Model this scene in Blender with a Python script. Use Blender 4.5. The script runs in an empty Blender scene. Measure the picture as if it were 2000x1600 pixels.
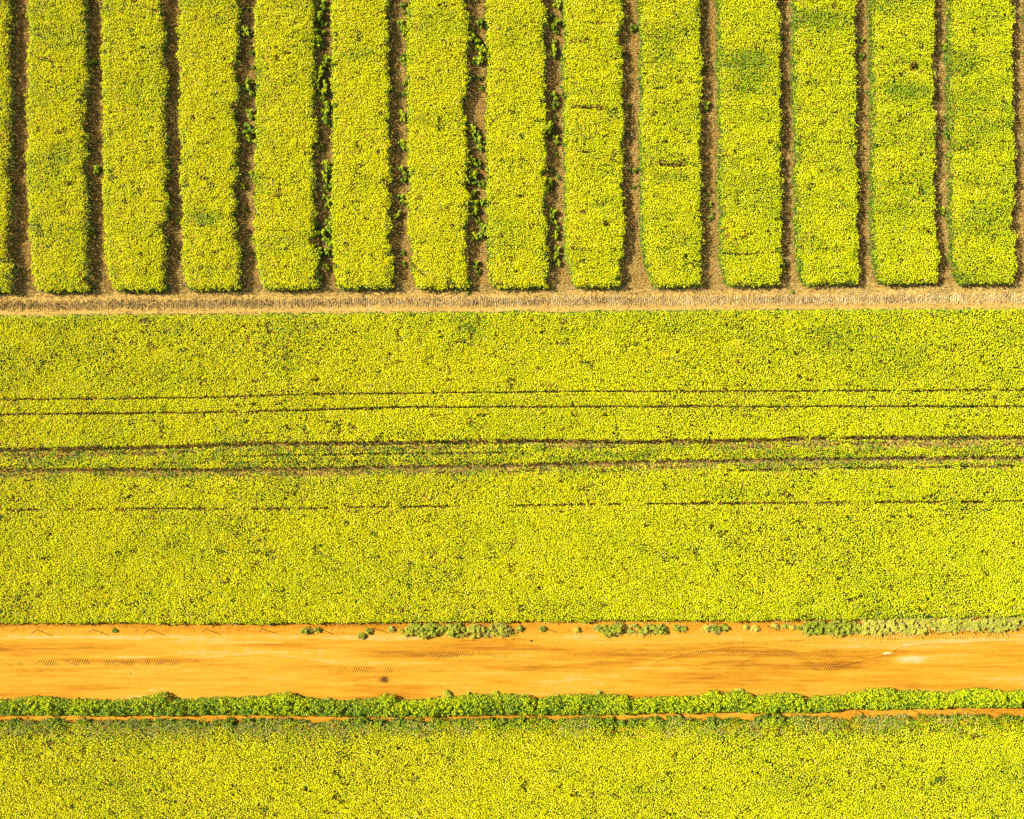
import bpy, math, numpy as np

# ------------------------------------------------------------------ camera, sky, sun, exposure
sc = bpy.context.scene
COL = sc.collection
S = 0.046            # metres on the ground per pixel of the photograph (2000 x 1600)
H = 80.0             # flying height
cam_d = bpy.data.cameras.new('camera')
cam = bpy.data.objects.new('camera', cam_d); COL.objects.link(cam)
cam.location = (0, 0, H); cam.rotation_euler = (0, 0, 0)
cam_d.sensor_width = 36.0; cam_d.lens = 36.0 * H / (2000 * S); cam_d.clip_end = 3000
sc.camera = cam

SUN_EL = math.radians(38.5)
sun_dir = np.array([-0.942, 0.336]); sun_dir /= np.linalg.norm(sun_dir)   # towards the sun, on the ground
SUN_AZ = math.atan2(sun_dir[0], sun_dir[1])                               # clockwise from +Y
world = bpy.data.worlds.new('World'); sc.world = world; world.use_nodes = True
wn = world.node_tree; bg = wn.nodes['Background']
sky = wn.nodes.new('ShaderNodeTexSky'); sky.sky_type = 'NISHITA'; sky.sun_disc = False
sky.sun_elevation = SUN_EL; sky.sun_rotation = SUN_AZ
wn.links.new(sky.outputs[0], bg.inputs[0]); bg.inputs[1].default_value = 0.05
sd = bpy.data.lights.new('sun', 'SUN'); sd.energy = 4.6; sd.angle = math.radians(0.5); sd.color = (1.0, 0.95, 0.85)
sun = bpy.data.objects.new('sun', sd); COL.objects.link(sun)
sun.rotation_euler = (math.radians(90) - SUN_EL, 0, math.atan2(sun_dir[1], sun_dir[0]) + math.radians(90))
sc.view_settings.view_transform = 'Standard'; sc.view_settings.look = 'None'
sc.view_settings.gamma = 1.0; sc.view_settings.exposure = 0.88
sc.cycles.max_bounces = 5; sc.cycles.diffuse_bounces = 3; sc.cycles.transmission_bounces = 3
sc.cycles.use_denoising = False

RNG = np.random.default_rng(11)

# ------------------------------------------------------------------ helpers
def wx(px, h=0.0): return (np.asarray(px, float) - 1000) * S * (1 - h / H)
def wy(py, h=0.0): return (800 - np.asarray(py, float)) * S * (1 - h / H)
def ip(x, pts):
    a = np.array(pts, float); return np.interp(x, a[:, 0], a[:, 1])
def sm(x, a, b):
    t = np.clip((x - a) / (b - a), 0, 1); return t * t * (3 - 2 * t)
def _hash(ix, iy, seed):
    n = (ix.astype(np.int64) * 374761393 + iy.astype(np.int64) * 668265263 + seed * 1442695041) & 0xffffffff
    n = ((n ^ (n >> 13)) * 1274126177) & 0xffffffff
    n = ((n ^ (n >> 16)) * 2246822519) & 0xffffffff
    return ((n ^ (n >> 15)) & 0xffffff) / float(0xffffff)
def vn(x, y, seed=0):
    x = np.asarray(x, float); y = np.asarray(y, float) + x * 0
    ix = np.floor(x); iy = np.floor(y); fx = x - ix; fy = y - iy
    fx = fx * fx * (3 - 2 * fx); fy = fy * fy * (3 - 2 * fy)
    a = _hash(ix, iy, seed); b = _hash(ix + 1, iy, seed); c = _hash(ix, iy + 1, seed); d = _hash(ix + 1, iy + 1, seed)
    return a + (b - a) * fx + (c - a) * fy + (a - b - c + d) * fx * fy
def fbm(x, y, seed=0, oct=3):
    r = 0; amp = 0.5; tot = 0
    for k in range(oct):
        r = r + amp * vn(x * 2 ** k + 17.3 * k, y * 2 ** k - 9.1 * k, seed + k); tot += amp; amp *= 0.55
    return r / tot

class Geo:
    """collects faces of any corner count; build() links them as ONE mesh object"""
    def __init__(s): s.v = []; s.f = []; s.m = []; s.t = []; s.n = 0
    def add(s, verts, faces, mat=0, tone=0.5):
        verts = np.asarray(verts, np.float32); faces = np.asarray(faces, np.int64)
        s.v.append(verts); s.f.append(faces + s.n); s.m.append(mat)
        s.t.append(np.broadcast_to(np.asarray(tone, np.float32), (len(verts),))); s.n += len(verts)
    def mesh(s, name, mats, smooth=False):
        me = bpy.data.meshes.new(name)
        v = np.concatenate(s.v); me.vertices.add(len(v)); me.vertices.foreach_set('co', v.ravel())
        loops = np.concatenate([f.ravel() for f in s.f]).astype(np.int32)
        tot = np.concatenate([np.full(len(f), f.shape[1]) for f in s.f]).astype(np.int32)
        mi = np.concatenate([np.full(len(f), m) for f, m in zip(s.f, s.m)]).astype(np.int32)
        start = np.concatenate([[0], np.cumsum(tot)[:-1]]).astype(np.int32)
        me.loops.add(len(loops)); me.loops.foreach_set('vertex_index', loops)
        me.polygons.add(len(tot)); me.polygons.foreach_set('loop_start', start); me.polygons.foreach_set('loop_total', tot)
        me.polygons.foreach_set('material_index', mi)
        me.polygons.foreach_set('use_smooth', np.full(len(tot), smooth))
        at = me.attributes.new('tone', 'FLOAT', 'POINT'); at.data.foreach_set('value', np.concatenate(s.t).astype(np.float32))
        for m in mats: me.materials.append(m)
        me.update(calc_edges=True); return me
    def build(s, name, mats, parent=None, smooth=False, loc=None):
        o = bpy.data.objects.new(name, s.mesh(name, mats, smooth)); COL.objects.link(o)
        if parent: o.parent = parent
        if loc is not None: o.location = loc
        return o
def tag(o, label=None, cat=None, group=None, kind=None):
    if label: o['label'] = label
    if cat: o['category'] = cat
    if group: o['group'] = group
    if kind: o['kind'] = kind
    return o
def empty(name, loc):
    o = bpy.data.objects.new(name, None); COL.objects.link(o); o.location = loc; o.empty_display_size = 0.3; return o

def frame(n, tilt):
    """random near-horizontal frames: two unit tangents and a normal, tilted by up to `tilt` radians"""
    az = RNG.uniform(0, 2 * np.pi, n); ti = np.abs(RNG.normal(0, 1, n)) * tilt
    nx = np.sin(ti) * np.cos(az); ny = np.sin(ti) * np.sin(az); nz = np.cos(ti)
    N = np.stack([nx, ny, nz], 1)
    r = RNG.uniform(0, 2 * np.pi, n); A = np.stack([np.cos(r), np.sin(r), np.zeros(n)], 1)
    T = A - N * (A * N).sum(1, keepdims=True); T /= np.linalg.norm(T, axis=1, keepdims=True)
    return T, np.cross(N, T), N
def blossoms(g, P, r, mat, tone, tilt=0.35, dome=0.55):
    """small irregular domed flower heads"""
    n = len(P)
    if n == 0: return
    T, B, N = frame(n, tilt); K = 5
    r = np.broadcast_to(r, (n,))
    V = np.empty((n, K + 1, 3))
    V[:, 0] = P + N * (r * dome)[:, None]
    for k in range(K):
        a = 2 * np.pi * k / K; rr = r * RNG.uniform(0.62, 1.25, n)
        V[:, k + 1] = P + T * (np.cos(a) * rr)[:, None] + B * (np.sin(a) * rr)[:, None] - N * (r * RNG.uniform(-.1, .35, n))[:, None]
    f = np.array([[0, k + 1, (k + 1) % K + 1] for k in range(K)])
    F = (f[None] + (np.arange(n) * (K + 1))[:, None, None]).reshape(-1, 3)
    g.add(V.reshape(-1, 3), F, mat, np.repeat(np.broadcast_to(tone, (n,)), K + 1))
def leaves(g, P, L, mat, tone, tilt=0.6, w=0.42):
    """pointed leaves: a kite folded along its middle"""
    n = len(P)
    if n == 0: return
    T, B, N = frame(n, tilt); L = np.broadcast_to(L, (n,))[:, None] * RNG.uniform(0.7, 1.3, (n, 1))
    V = np.stack([P - T * L * .5, P + B * L * w - N * L * .08 + T * L * .05, P + T * L * .5 - N * L * .12, P - B * L * w - N * L * .08 + T * L * .05], 1)
    F = np.arange(n * 4).reshape(n, 4)
    g.add(V.reshape(-1, 3), F, mat, np.repeat(np.broadcast_to(tone, (n,)), 4))
def straws(g, P, L, w, mat, tone, ang=None, rise=0.15):
    """stalks lying or leaning: a three-sided sliver"""
    n = len(P)
    if n == 0: return
    a = RNG.uniform(0, 2 * np.pi, n) if ang is None else ang
    L = np.broadcast_to(L, (n,)) * RNG.uniform(.5, 1.4, n); w = np.broadcast_to(w, (n,))
    rz = np.abs(RNG.normal(0, 1, n)) * rise
    D = np.stack([np.cos(a) * np.cos(rz), np.sin(a) * np.cos(rz), np.sin(rz)], 1) * L[:, None]
    W = np.stack([-np.sin(a), np.cos(a), np.zeros(n)], 1) * w[:, None]
    U = np.array([0, 0, 1.0]) * w[:, None]
    V = np.stack([P - W, P + W, P + U * 1.6, P + D * .98 - W * .5, P + D * .98 + W * .5, P + D + U], 1)
    f = np.array([[0, 2, 5, 3], [2, 1, 4, 5]]); F = (f[None] + (np.arange(n) * 6)[:, None, None]).reshape(-1, 4)
    g.add(V.reshape(-1, 3), F, mat, np.repeat(np.broadcast_to(tone, (n,)), 6))

# ------------------------------------------------------------------ materials
def mat_tone(name, stops, rough=0.8, spec=0.15, trans=0.0, noise=None):
    m = bpy.data.materials.new(name); m.use_nodes = True; nt = m.node_tree; N = nt.nodes
    p = N['Principled BSDF']; p.inputs['Roughness'].default_value = rough; p.inputs['Specular IOR Level'].default_value = spec
    a = N.new('ShaderNodeAttribute'); a.attribute_name = 'tone'
    r = N.new('ShaderNodeValToRGB'); e = r.color_ramp.elements
    while len(e) < len(stops): e.new(0.5)
    for i, (pos, c) in enumerate(stops): e[i].position = pos; e[i].color = (*c, 1)
    src = a.outputs['Fac']
    if noise:
        sc_, amp = noise
        tc = N.new('ShaderNodeTexCoord'); nz = N.new('ShaderNodeTexNoise'); nz.inputs['Scale'].default_value = sc_; nz.inputs['Detail'].default_value = 6
        nt.links.new(tc.outputs['Object'], nz.inputs['Vector'])
        mm = N.new('ShaderNodeMath'); mm.operation = 'MULTIPLY_ADD'; mm.inputs[1].default_value = amp; mm.inputs[2].default_value = -amp / 2
        nt.links.new(nz.outputs['Fac'], mm.inputs[0]); ad = N.new('ShaderNodeMath'); ad.operation = 'ADD'
        nt.links.new(mm.outputs[0], ad.inputs[0]); nt.links.new(src, ad.inputs[1]); src = ad.outputs[0]
    nt.links.new(src, r.inputs[0]); nt.links.new(r.outputs[0], p.inputs['Base Color'])
    if trans:
        t = N.new('ShaderNodeBsdfTranslucent'); mx = N.new('ShaderNodeMixShader'); mx.inputs[0].default_value = trans
        nt.links.new(r.outputs[0], t.inputs[0]); nt.links.new(p.outputs[0], mx.inputs[1]); nt.links.new(t.outputs[0], mx.inputs[2])
        nt.links.new(mx.outputs[0], N['Material Output'].inputs['Surface'])
    return m
M_FLOWER = mat_tone('flower', [(0, (.42, .58, .006)), (.35, (.70, .76, .004)), (.7, (.88, .85, .003)), (.93, (.95, .81, .004)), (1, (.95, .90, .25))], .7, .1, .2)
M_LEAF = mat_tone('crop_leaf', [(0, (.022, .055, .006)), (.5, (.07, .16, .010)), (1, (.24, .38, .02))], .6, .3, .25)
M_STRAW = mat_tone('straw', [(0, (.20, .10, .03)), (.5, (.56, .39, .10)), (1, (.86, .72, .30))], .8, .2)
M_HEDGE = mat_tone('hedge_leaf', [(0, (.03, .10, .006)), (.45, (.13, .27, .012)), (.75, (.36, .46, .02)), (1, (.62, .64, .05))], .55, .3, .25)
M_WEED = mat_tone('weed_leaf', [(0, (.05, .13, .008)), (.5, (.32, .40, .02)), (1, (.86, .70, .12))], .7, .2, .2)
M_ROAD = mat_tone('packed_earth', [(0, (.14, .050, .006)), (.28, (.36, .135, .007)), (.5, (.54, .235, .012)), (.72, (.60, .31, .024)), (1, (.74, .58, .34))], .9, .12, 0, (1.6, .14))
M_SOIL = mat_tone('field_soil', [(0, (.09, .05, .014)), (.5, (.40, .215, .040)), (1, (.58, .35, .08))], .95, .1, 0, (2.5, .5))
M_STEEL = mat_tone('rusty_steel', [(0, (.05, .03, .02)), (1, (.12, .08, .06))], .6, .4)
M_STONE = mat_tone('stone', [(0, (.05, .045, .04)), (.5, (.3, .25, .2)), (1, (.75, .7, .62))], .8, .2, 0, (8, .3))
M_TWIG = mat_tone('dry_twig', [(0, (.16, .07, .02)), (1, (.40, .20, .06))], .9, .1)

# ------------------------------------------------------------------ ground, field track, dirt road
def grid(x0, x1, y0, y1, dx, dy, hf, tf, name, mat, smooth=True):
    nx = int((x1 - x0) / dx) + 1; ny = int((y1 - y0) / dy) + 1
    X, Y = np.meshgrid(np.linspace(x0, x1, nx), np.linspace(y0, y1, ny))
    Z = hf(X, Y); T = tf(X, Y)
    V = np.stack([X, Y, Z + 0 * X], 2).reshape(-1, 3)
    i = np.arange(nx * ny).reshape(ny, nx)
    F = np.stack([i[:-1, :-1], i[:-1, 1:], i[1:, 1:], i[1:, :-1]], 2).reshape(-1, 4)
    g = Geo(); g.add(V, F, 0, (T + 0 * X).ravel()); return g.build(name, [mat], smooth=smooth)

grd = grid(-700, 700, -700, 700, 50, 50, lambda x, y: 0 * x, lambda x, y: 0 * x + .45, 'ground', M_SOIL)
tag(grd, 'brown bare soil under the crops and in the alleys', kind='structure')

TRK_T = [(0, 570), (200, 568), (700, 563), (1250, 560), (1800, 555), (2000, 554)]
TRK_B = [(0, 622), (200, 620), (700, 615), (1200, 612), (1800, 609), (2000, 608)]
def trk_h(x, y):
    px = 1000 + x / S; py = 800 - y / S
    m = sm(py, ip(px, TRK_T) - 6, ip(px, TRK_T)) * (1 - sm(py, ip(px, TRK_B), ip(px, TRK_B) + 5))
    z = .006 + .03 * (fbm(x * 5, y * 5, 3) - .4) + .02 * vn(x * .6, y * 5, 8)
    z += -.03 * np.exp(-((py - ip(px, TRK_T) - 17) / 3.0) ** 2) - .03 * np.exp(-((py - ip(px, TRK_B) + 11) / 2.5) ** 2)
    return np.maximum(z, -.05) * m + .035 * m - .02 * (1 - m)
def trk_t(x, y):
    px = 1000 + x / S; py = 800 - y / S
    u = (py - ip(px, TRK_T)) / (ip(px, TRK_B) - ip(px, TRK_T))
    t = .62 + .22 * (fbm(x * .25, y * 3, 31) - .5) + .2 * (fbm(x * 4, y * 4, 32) - .5)
    t -= .10 * np.exp(-((px - 1687) / 1.2) ** 2) * (py < 596) * 4
    t = t + .18 * (fbm(x * .5, y * 9, 33) - .5) - .22 * np.exp(-((u - .56) / .13) ** 2) * (.4 + vn(x * .5, 1, 34))
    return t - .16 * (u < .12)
M_GREY = mat_tone('bleached_stubble', [(0, (.10, .07, .045)), (.45, (.54, .39, .15)), (1, (.88, .74, .40))], .85, .15)
M_TRK = mat_tone('track_earth', [(0, (.12, .07, .02)), (.4, (.40, .24, .06)), (.65, (.58, .36, .08)), (1, (.72, .56, .24))], .95, .1, 0, (3, .25))
tk = grid(-52, 52, wy(632), wy(548), .09, .06, trk_h, trk_t, 'path', M_TRK)
tag(tk, 'tan stubble track between the alley ends and the wide field', kind='structure')

# dirt road: every rut and tread mark is real relief
TRACKS = [  # points, half width px, lug slant, strength profile (x, s), style
 ([(0, 1296), (200, 1294), (400, 1295), (470, 1298), (620, 1306), (700, 1309), (900, 1310), (1240, 1309), (1400, 1305), (1560, 1303), (1620, 1303), (1690, 1312), (2000, 1316)], 6.5, 1, [(0, 1), (330, 1), (400, .75), (440, .1), (600, .25), (700, .8), (830, .7), (900, .35), (1240, .5), (1550, .3), (1575, 1), (1610, .9), (1650, .3), (2000, .25)]),
 ([(0, 1308), (200, 1309), (400, 1306), (650, 1303)], 5, -1, [(0, .4), (350, .35), (450, .05), (650, 0)]),
 ([(600, 1283), (760, 1282), (860, 1280), (1000, 1281), (1240, 1280), (1300, 1276), (1500, 1276), (1560, 1281), (1640, 1283), (2000, 1283)], 5.5, 1, [(600, 0), (740, .15), (860, 1), (950, .9), (1020, .4), (1150, .3), (1230, .8), (1400, .8), (1550, .6), (1650, .45), (2000, .35)]),
 ([(500, 1271), (600, 1269), (760, 1267), (970, 1261), (1260, 1261), (1420, 1257), (1500, 1256), (1600, 1251), (1700, 1249), (2000, 1244)], 2.2, 0, [(500, .2), (700, .5), (1250, .5), (1300, .3), (1380, .9), (1520, 1), (1600, .6), (1700, .9), (2000, .9)]),
 ([(1530, 1262), (1600, 1270), (1680, 1270), (1740, 1268), (2000, 1262)], 4.5, -1, [(1530, .2), (1600, .6), (1700, .6), (1760, .3), (2000, .4)]),
 ([(1590, 1300), (1660, 1297), (1720, 1283), (1780, 1275), (2000, 1268)], 4.5, -1, [(1590, .4), (1680, .6), (1740, .3), (2000, .3)]),
 ([(1540, 1246), (1700, 1240), (2000, 1232)], 3.5, 0, [(1540, .2), (1700, .6), (2000, .8)]),
 ([(0, 1278), (200, 1279), (420, 1277), (700, 1276)], 4, -1, [(0, .25), (420, .2), (500, .04), (700, 0)]),
]
RIDGES = [  # height steps along the scraped lines: points, height
 ([(1262, 1301), (1290, 1288), (1350, 1274), (1420, 1264), (1470, 1261), (1520, 1266), (1552, 1271), (1585, 1290), (1606, 1304)], .030),
 ([(1606, 1304), (1640, 1300), (1690, 1288), (1730, 1278), (1756, 1264), (1800, 1257), (2000, 1250)], .034),
 ([(1430, 1301), (1460, 1285), (1490, 1272)], .014),
 ([(200, 1288), (300, 1284), (340, 1281), (378, 1278), (412, 1283), (450, 1281), (478, 1278), (560, 1281), (620, 1289), (660, 1296)], .020),
 ([(1010, 1300), (1070, 1296), (1120, 1294), (1200, 1290), (1250, 1291)], .014),
 ([(980, 1288), (1050, 1291), (1090, 1299)], .010),
 ([(1330, 1300), (1380, 1296), (1400, 1288)], .014),
]
R_T = [(0, 1214), (200, 1214), (800, 1212), (1500, 1208), (2000, 1203)]
def road_fields(x, y):
    px = 1000 + x / S; py = 800 - y / S
    z = 0.05 + .022 * (fbm(x * .3, y * 1.2, 51) - .5) + .010 * (fbm(x * 1.6, y * 5, 52) - .5)
    t = .66 + .46 * (fbm(x * .10 + .3, y * .9, 53, 4) - .5) + .10 * (fbm(x * .6, y * 4, 54) - .5)
    zone_v = (1 - sm(py, 1232, 1243)); zone_b = sm(py, ip(px, [(0, 1372), (1600, 1366), (2000, 1356)]) - 3, ip(px, [(0, 1372), (1600, 1366), (2000, 1356)]) + 12)
    rough = np.maximum(zone_v, zone_b)
    z = z + rough * .05 * (fbm(x * 3, y * 3, 55) - .5) + .03 * zone_v
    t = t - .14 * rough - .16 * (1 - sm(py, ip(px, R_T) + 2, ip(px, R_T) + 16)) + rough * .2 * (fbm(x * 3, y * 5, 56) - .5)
    t = t + .10 * np.exp(-((py - 1245) / 7.0) ** 2)
    # fine grit
    gr = fbm(x * 7, y * 7, 57); z = z + .010 * (gr - .5) * (.5 + rough); t = t + .10 * (gr - .5)
    sp = vn(x * 11, y * 11, 58); t = t - .35 * sm(sp, .955, .99) * sm(fbm(x * .5, y * 1.5, 59), .45, .6)
    # damp long smears
    t = t - .20 * sm(fbm(x * .10 + 5, y * 1.6, 60, 4), .48, .68) * (1 - rough) + .14 * sm(fbm(x * .08 + 9, y * 2.2, 65, 4), .52, .7)
    t = t - .12 * sm(fbm(x * .45, y * 8, 69, 3), .5, .7) + .08 * sm(fbm(x * .3, y * 12, 70, 3), .52, .7) - .10 * sm(vn(x * 9, y * 9, 641), .8, .95)
    for pts, hw, sl, st in TRACKS:
        yy = ip(px, pts) + 1.3 * (vn(x * .25, 0, 71) - .5); d = py - yy
        s = ip(px, st) * (px >= pts[0][0]) * (px <= pts[-1][0]) * (.55 + .9 * vn(x * .35, hw, 61))
        m = np.exp(-(d / hw) ** 4) * s
        ph = px / 4.7 * 2 * np.pi + sl * d * .62 + 1.2 * vn(x * .8, 2, 62)
        if sl: ph = ph if sl > 0 else ph
        lug = sm(np.sin(ph), -.1, .7)
        brk = .25 + 1.1 * sm(vn(x * 2.2, y * 5, 64), .2, .8)
        z = z - .022 * m - .050 * m * (lug - .3) * brk; t = t - .15 * m * lug * brk - .02 * m
        z = z + .014 * s * np.exp(-((d + hw + 2) / 2.0) ** 2)
    for pts, hh in RIDGES:
        a = np.array(pts, float); yy = ip(px, pts); on = (px >= a[0, 0]) & (px <= a[-1, 0])
        fade = np.clip(np.minimum(px - a[0, 0], a[-1, 0] - px) / 20, 0, 1) * on
        d = py - yy + 1.2 * (vn(x * 1.5, 4, 63) - .5)
        z = z + hh * fade * (np.exp(-(d / 1.6) ** 2) + .5 * (sm(d, 0, 1.5) - sm(d, 4, 22)) * -1)
        t = t + fade * (.07 * np.exp(-((d + .5) / 1.6) ** 2) - .09 * (sm(d, 0, 2) - sm(d, 8, 22)))
    # pale dried pool and a narrow glint painted into the tone at the right, chalky flecks at the left
    def blob(cx, cy, rx, ry, e=1.4): return np.exp(-(((px - cx) / rx) ** 2 + ((py - cy) / ry) ** 2) ** e)
    t = t + .34 * blob(1778, 1287, 32, 9) + .5 * blob(1733, 1276, 10, 2.4, 2) + .08 * blob(1850, 1290, 90, 14)
    t = t + .35 * blob(305, 1346, 16, 4) * (vn(x * 8, y * 12, 66) > .55)
    t = t - .16 * blob(1561, 1343, 16, 8) * (.4 + vn(x * 5, y * 5, 67)) - .14 * blob(750, 1327, 12, 7) * (.3 + vn(x * 6, y * 6, 68))
    t = t - .08 * blob(470, 1296, 85, 10) - .12 * blob(300, 1292, 120, 6) - .10 * blob(1640, 1305, 50, 9)
    t = np.where(t > .70, .70 + .35 * (t - .70), t)
    t = t + .06 * blob(1778, 1287, 32, 9, 1) * (.5 + fbm(x * 2, y * 6, 640)) + .3 * blob(1733, 1276, 10, 2.0, 2)  # pool a little paler, painted glint brightened again
    e = sm(py, ip(px, R_T) - 8, ip(px, R_T)) * (1 - sm(py, 1424, 1434))
    return z * e - .02 * (1 - e), t
_cache = {}
def rh(x, y):
    _cache['t'] = road_fields(x, y); return _cache['t'][0]
rd = grid(-52, 52, wy(1438), wy(1198), .042, .042, rh, lambda x, y: _cache['t'][1], 'road', M_ROAD)
tag(rd, 'orange dirt road with tractor tread marks', kind='structure'); _cache.clear()

# ------------------------------------------------------------------ crop
HC = 1.1
YTOP = -95
XL, XR = -90, 2090
YBOT = 1690
def candidates(px0, px1, py0, py1, sp):
    """jittered grid of plant heads between canopy pixels, returned as world x, y and canopy px, py"""
    k = S * (1 - HC / H)
    nx = max(2, int((px1 - px0) * k / sp)); ny = max(2, int((py1 - py0) * k / sp))
    X, Y = np.meshgrid(np.arange(nx), np.arange(ny)); n = nx * ny
    px = px0 + (X.ravel() + RNG.uniform(-.15, 1.15, n)) * (px1 - px0) / nx
    py = py0 + (Y.ravel() + RNG.uniform(-.15, 1.15, n)) * (py1 - py0) / ny
    return wx(px, HC), wy(py, HC), px, py

def ell(px, py, L):
    r = np.zeros_like(px)
    for cx, cy, rx, ry, s in L: r = np.maximum(r, s * np.exp(-(((px - cx) / rx) ** 2 + ((py - cy) / ry) ** 2) ** 1.5))
    return r
GREEN = [(1455, 118, 55, 22, .9), (1460, 165, 50, 28, .55), (1600, 38, 62, 22, .85), (395, 425, 36, 18, .85), (1762, 180, 45, 22, .75), (700, 105, 45, 14, .5),
         (1580, 470, 25, 14, .4), (1290, 90, 30, 40, .35), (430, 40, 25, 20, .3), (1010, 90, 50, 25, .3), (1320, 225, 50, 20, .35), (1310, 345, 40, 12, .7),
         (925, 640, 34, 36, .45), (340, 640, 40, 16, .35), (1640, 660, 50, 30, .3), (1750, 395, 60, 60, .25), (1880, 120, 40, 30, .5), (120, 300, 30, 25, .5), (1920, 420, 40, 20, .4)]
HOLES = [(1318, 322, 32, 5, 1), (1292, 317, 8, 4, 1), (1150, 210, 34, 4, .85), (1172, 212, 12, 4, .9), (1145, 297, 12, 3, .9), (540, 383, 10, 5, .8), (1186, 437, 9, 6, .9), (1787, 130, 9, 10, 1), (1760, 122, 16, 3, .8),
         (335, 492, 6, 4, .5), (395, 440, 6, 3, 1), (1328, 161, 6, 4, .8), (1342, 185, 10, 3, .7), (1505, 278, 6, 6, .9), (820, 388, 9, 4, .8), (1630, 12, 6, 6, .8), (1416, 448, 9, 4, .8), (1420, 462, 8, 5, .8),
         (1562, 281, 12, 4, .8), (1715, 285, 8, 5, .7), (1260, 500, 5, 8, .8), (1270, 516, 7, 4, .8), (575, 345, 8, 4, .7), (1165, 45, 30, 3, .5), (1000, 505, 12, 4, .5), (810, 520, 7, 5, .8), (1640, 278, 30, 2.5, .6),
         (1380, 982, 9, 5, 1), (1556, 690, 6, 4, .9), (690, 835, 8, 4, .8), (1390, 1028, 4, 6, .8), (520, 1036, 8, 4, .7), (920, 648, 6, 10, .6), (935, 622, 4, 10, .6), (900, 668, 14, 4, .6), (1440, 640, 14, 5, .5),
         (310, 1000, 16, 4, .6), (860, 1100, 8, 4, .5), (1060, 1560, 8, 4, .5), (530, 1560, 9, 5, .5), (300, 680, 10, 5, .6), (335, 675, 6, 5, .6)]

def plant_crop(g, X, Y, px, py, dens, hfac, green, lim_lo=None):
    """flower heads with the leaves under them.  dens, hfac, green: arrays 0..1"""
    n = len(X)
    relief = .34 * (fbm(X * .35, Y * .75, 5, 3) - .5) + .22 * (fbm(X * 1.8, Y * 2.2, 6, 2) - .5)
    holes = ell(px, py, HOLES)
    spots = sm(fbm(X * 1.1, Y * 1.9, 7, 2), .72, .82) * .8
    cl = fbm(X * 3.2, Y * 3.2, 9, 2)
    keep = dens * (1 - np.clip(holes, 0, 1)) * (1 - spots * .75) * (.76 + .34 * sm(cl, .25, .6)) * (1 - .48 * green)
    k = RNG.uniform(0, 1, n) < keep
    h = HC * hfac * (1 - .35 * holes) + relief - .15 * spots + RNG.normal(0, .055, n)
    h = np.maximum(h, .12)
    X1, Y1, h1, g1 = X[k], Y[k], h[k], green[k]
    m = len(X1)
    tone = .70 - .42 * g1 + .32 * (fbm(X1 * .35, Y1 * .8, 12) - .5) + RNG.normal(0, .16, m) - .20 * sm(px[k], 700, 1900)
    pale = RNG.uniform(0, 1, m) < .02; tone = np.where(pale, 1.0, np.clip(tone, 0, .9))
    r = RNG.uniform(.038, .068, m) * (1 - .25 * g1)
    blossoms(g, np.stack([X1, Y1, h1], 1), r, 0, tone)
    # leaves below the heads; near the surface where the patch is green
    kl = RNG.uniform(0, 1, n) < (.32 + .25 * green) * np.minimum(1, .35 + dens) * (1 - .6 * holes)
    m = kl.sum(); u = RNG.uniform(0, 1, m)
    depth = (.10 + .55 * u) * (1 - .75 * green[kl]) + .35 * (dens[kl] < .6) + .4 * holes[kl]
    hz = np.maximum(.06, HC * hfac[kl] * (1 - .25 * holes[kl]) + relief[kl] - depth)
    leaves(g, np.stack([X[kl] + RNG.normal(0, .05, m), Y[kl] + RNG.normal(0, .05, m), hz], 1), .19, 1,
           np.clip(.35 + .35 * green[kl] + RNG.normal(0, .2, m), 0, 1))

# alley edges at the level of the flower heads: (left edge, right edge) at py 0, 400, 552
ALLEYS = [((-137, -135, -133), (-104, -102, -90)), ((14, 16, 18), (50, 52, 66)), ((163, 165, 168), (196, 199, 215)),
          ((315, 323, 323), (345, 350, 361)), ((461, 462, 467), (495, 495, 507)), ((610, 612, 617), (647, 647, 652)), ((757, 761, 764), (793, 796, 810)),
          ((914, 913, 915), (948, 950, 957)), ((1064, 1065, 1070), (1100, 1102, 1119)), ((1217, 1218, 1221), (1250, 1254, 1272)), ((1369, 1369, 1374), (1402, 1406, 1416)),
          ((1524, 1528, 1529), (1550, 1557, 1570)), ((1671, 1677, 1679), (1703, 1706, 1720)), ((1826, 1830, 1832), (1856, 1860, 1874)), ((1980, 1984, 1986), (2011, 2015, 2030)), ((2135, 2138, 2140), (2166, 2170, 2184))]
ys = np.array([0, 400, 552.0])
BOT = [(0, 569), (250, 567), (400, 565), (900, 561), (1450, 556), (1750, 552), (2000, 551)]
def edge_noise(py, seed, amp, wob=38.0):
    return amp * (2.0 * fbm(py / wob, seed * 3.7, 80 + seed, 3) - 1.0) + amp * 1.3 * (sm(vn(py / 26.0, seed * 1.3, 120 + seed), .55, .9))
def alley_l(i, py):   # the right side of strip i-1: scalloped, notched
    b = np.interp(py, ys, ALLEYS[i][0]); a = 6.0 if i <= 5 else (5.0 if i <= 9 else 4.0)
    return b + a * .30 - edge_noise(py, i, a) - edge_noise(py, i + 20, a * .6, 14.0)
def alley_r(i, py):
    b = np.interp(py, [0, 400, 500, 552, 600], [ALLEYS[i][1][0], ALLEYS[i][1][1], ALLEYS[i][1][1] + .15 * (ALLEYS[i][1][2] - ALLEYS[i][1][1]), ALLEYS[i][1][2], ALLEYS[i][1][2] + 8])
    return b + edge_noise(py, i + 40, 2.6) + edge_noise(py, i + 60, 2.4, 11.0)

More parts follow.
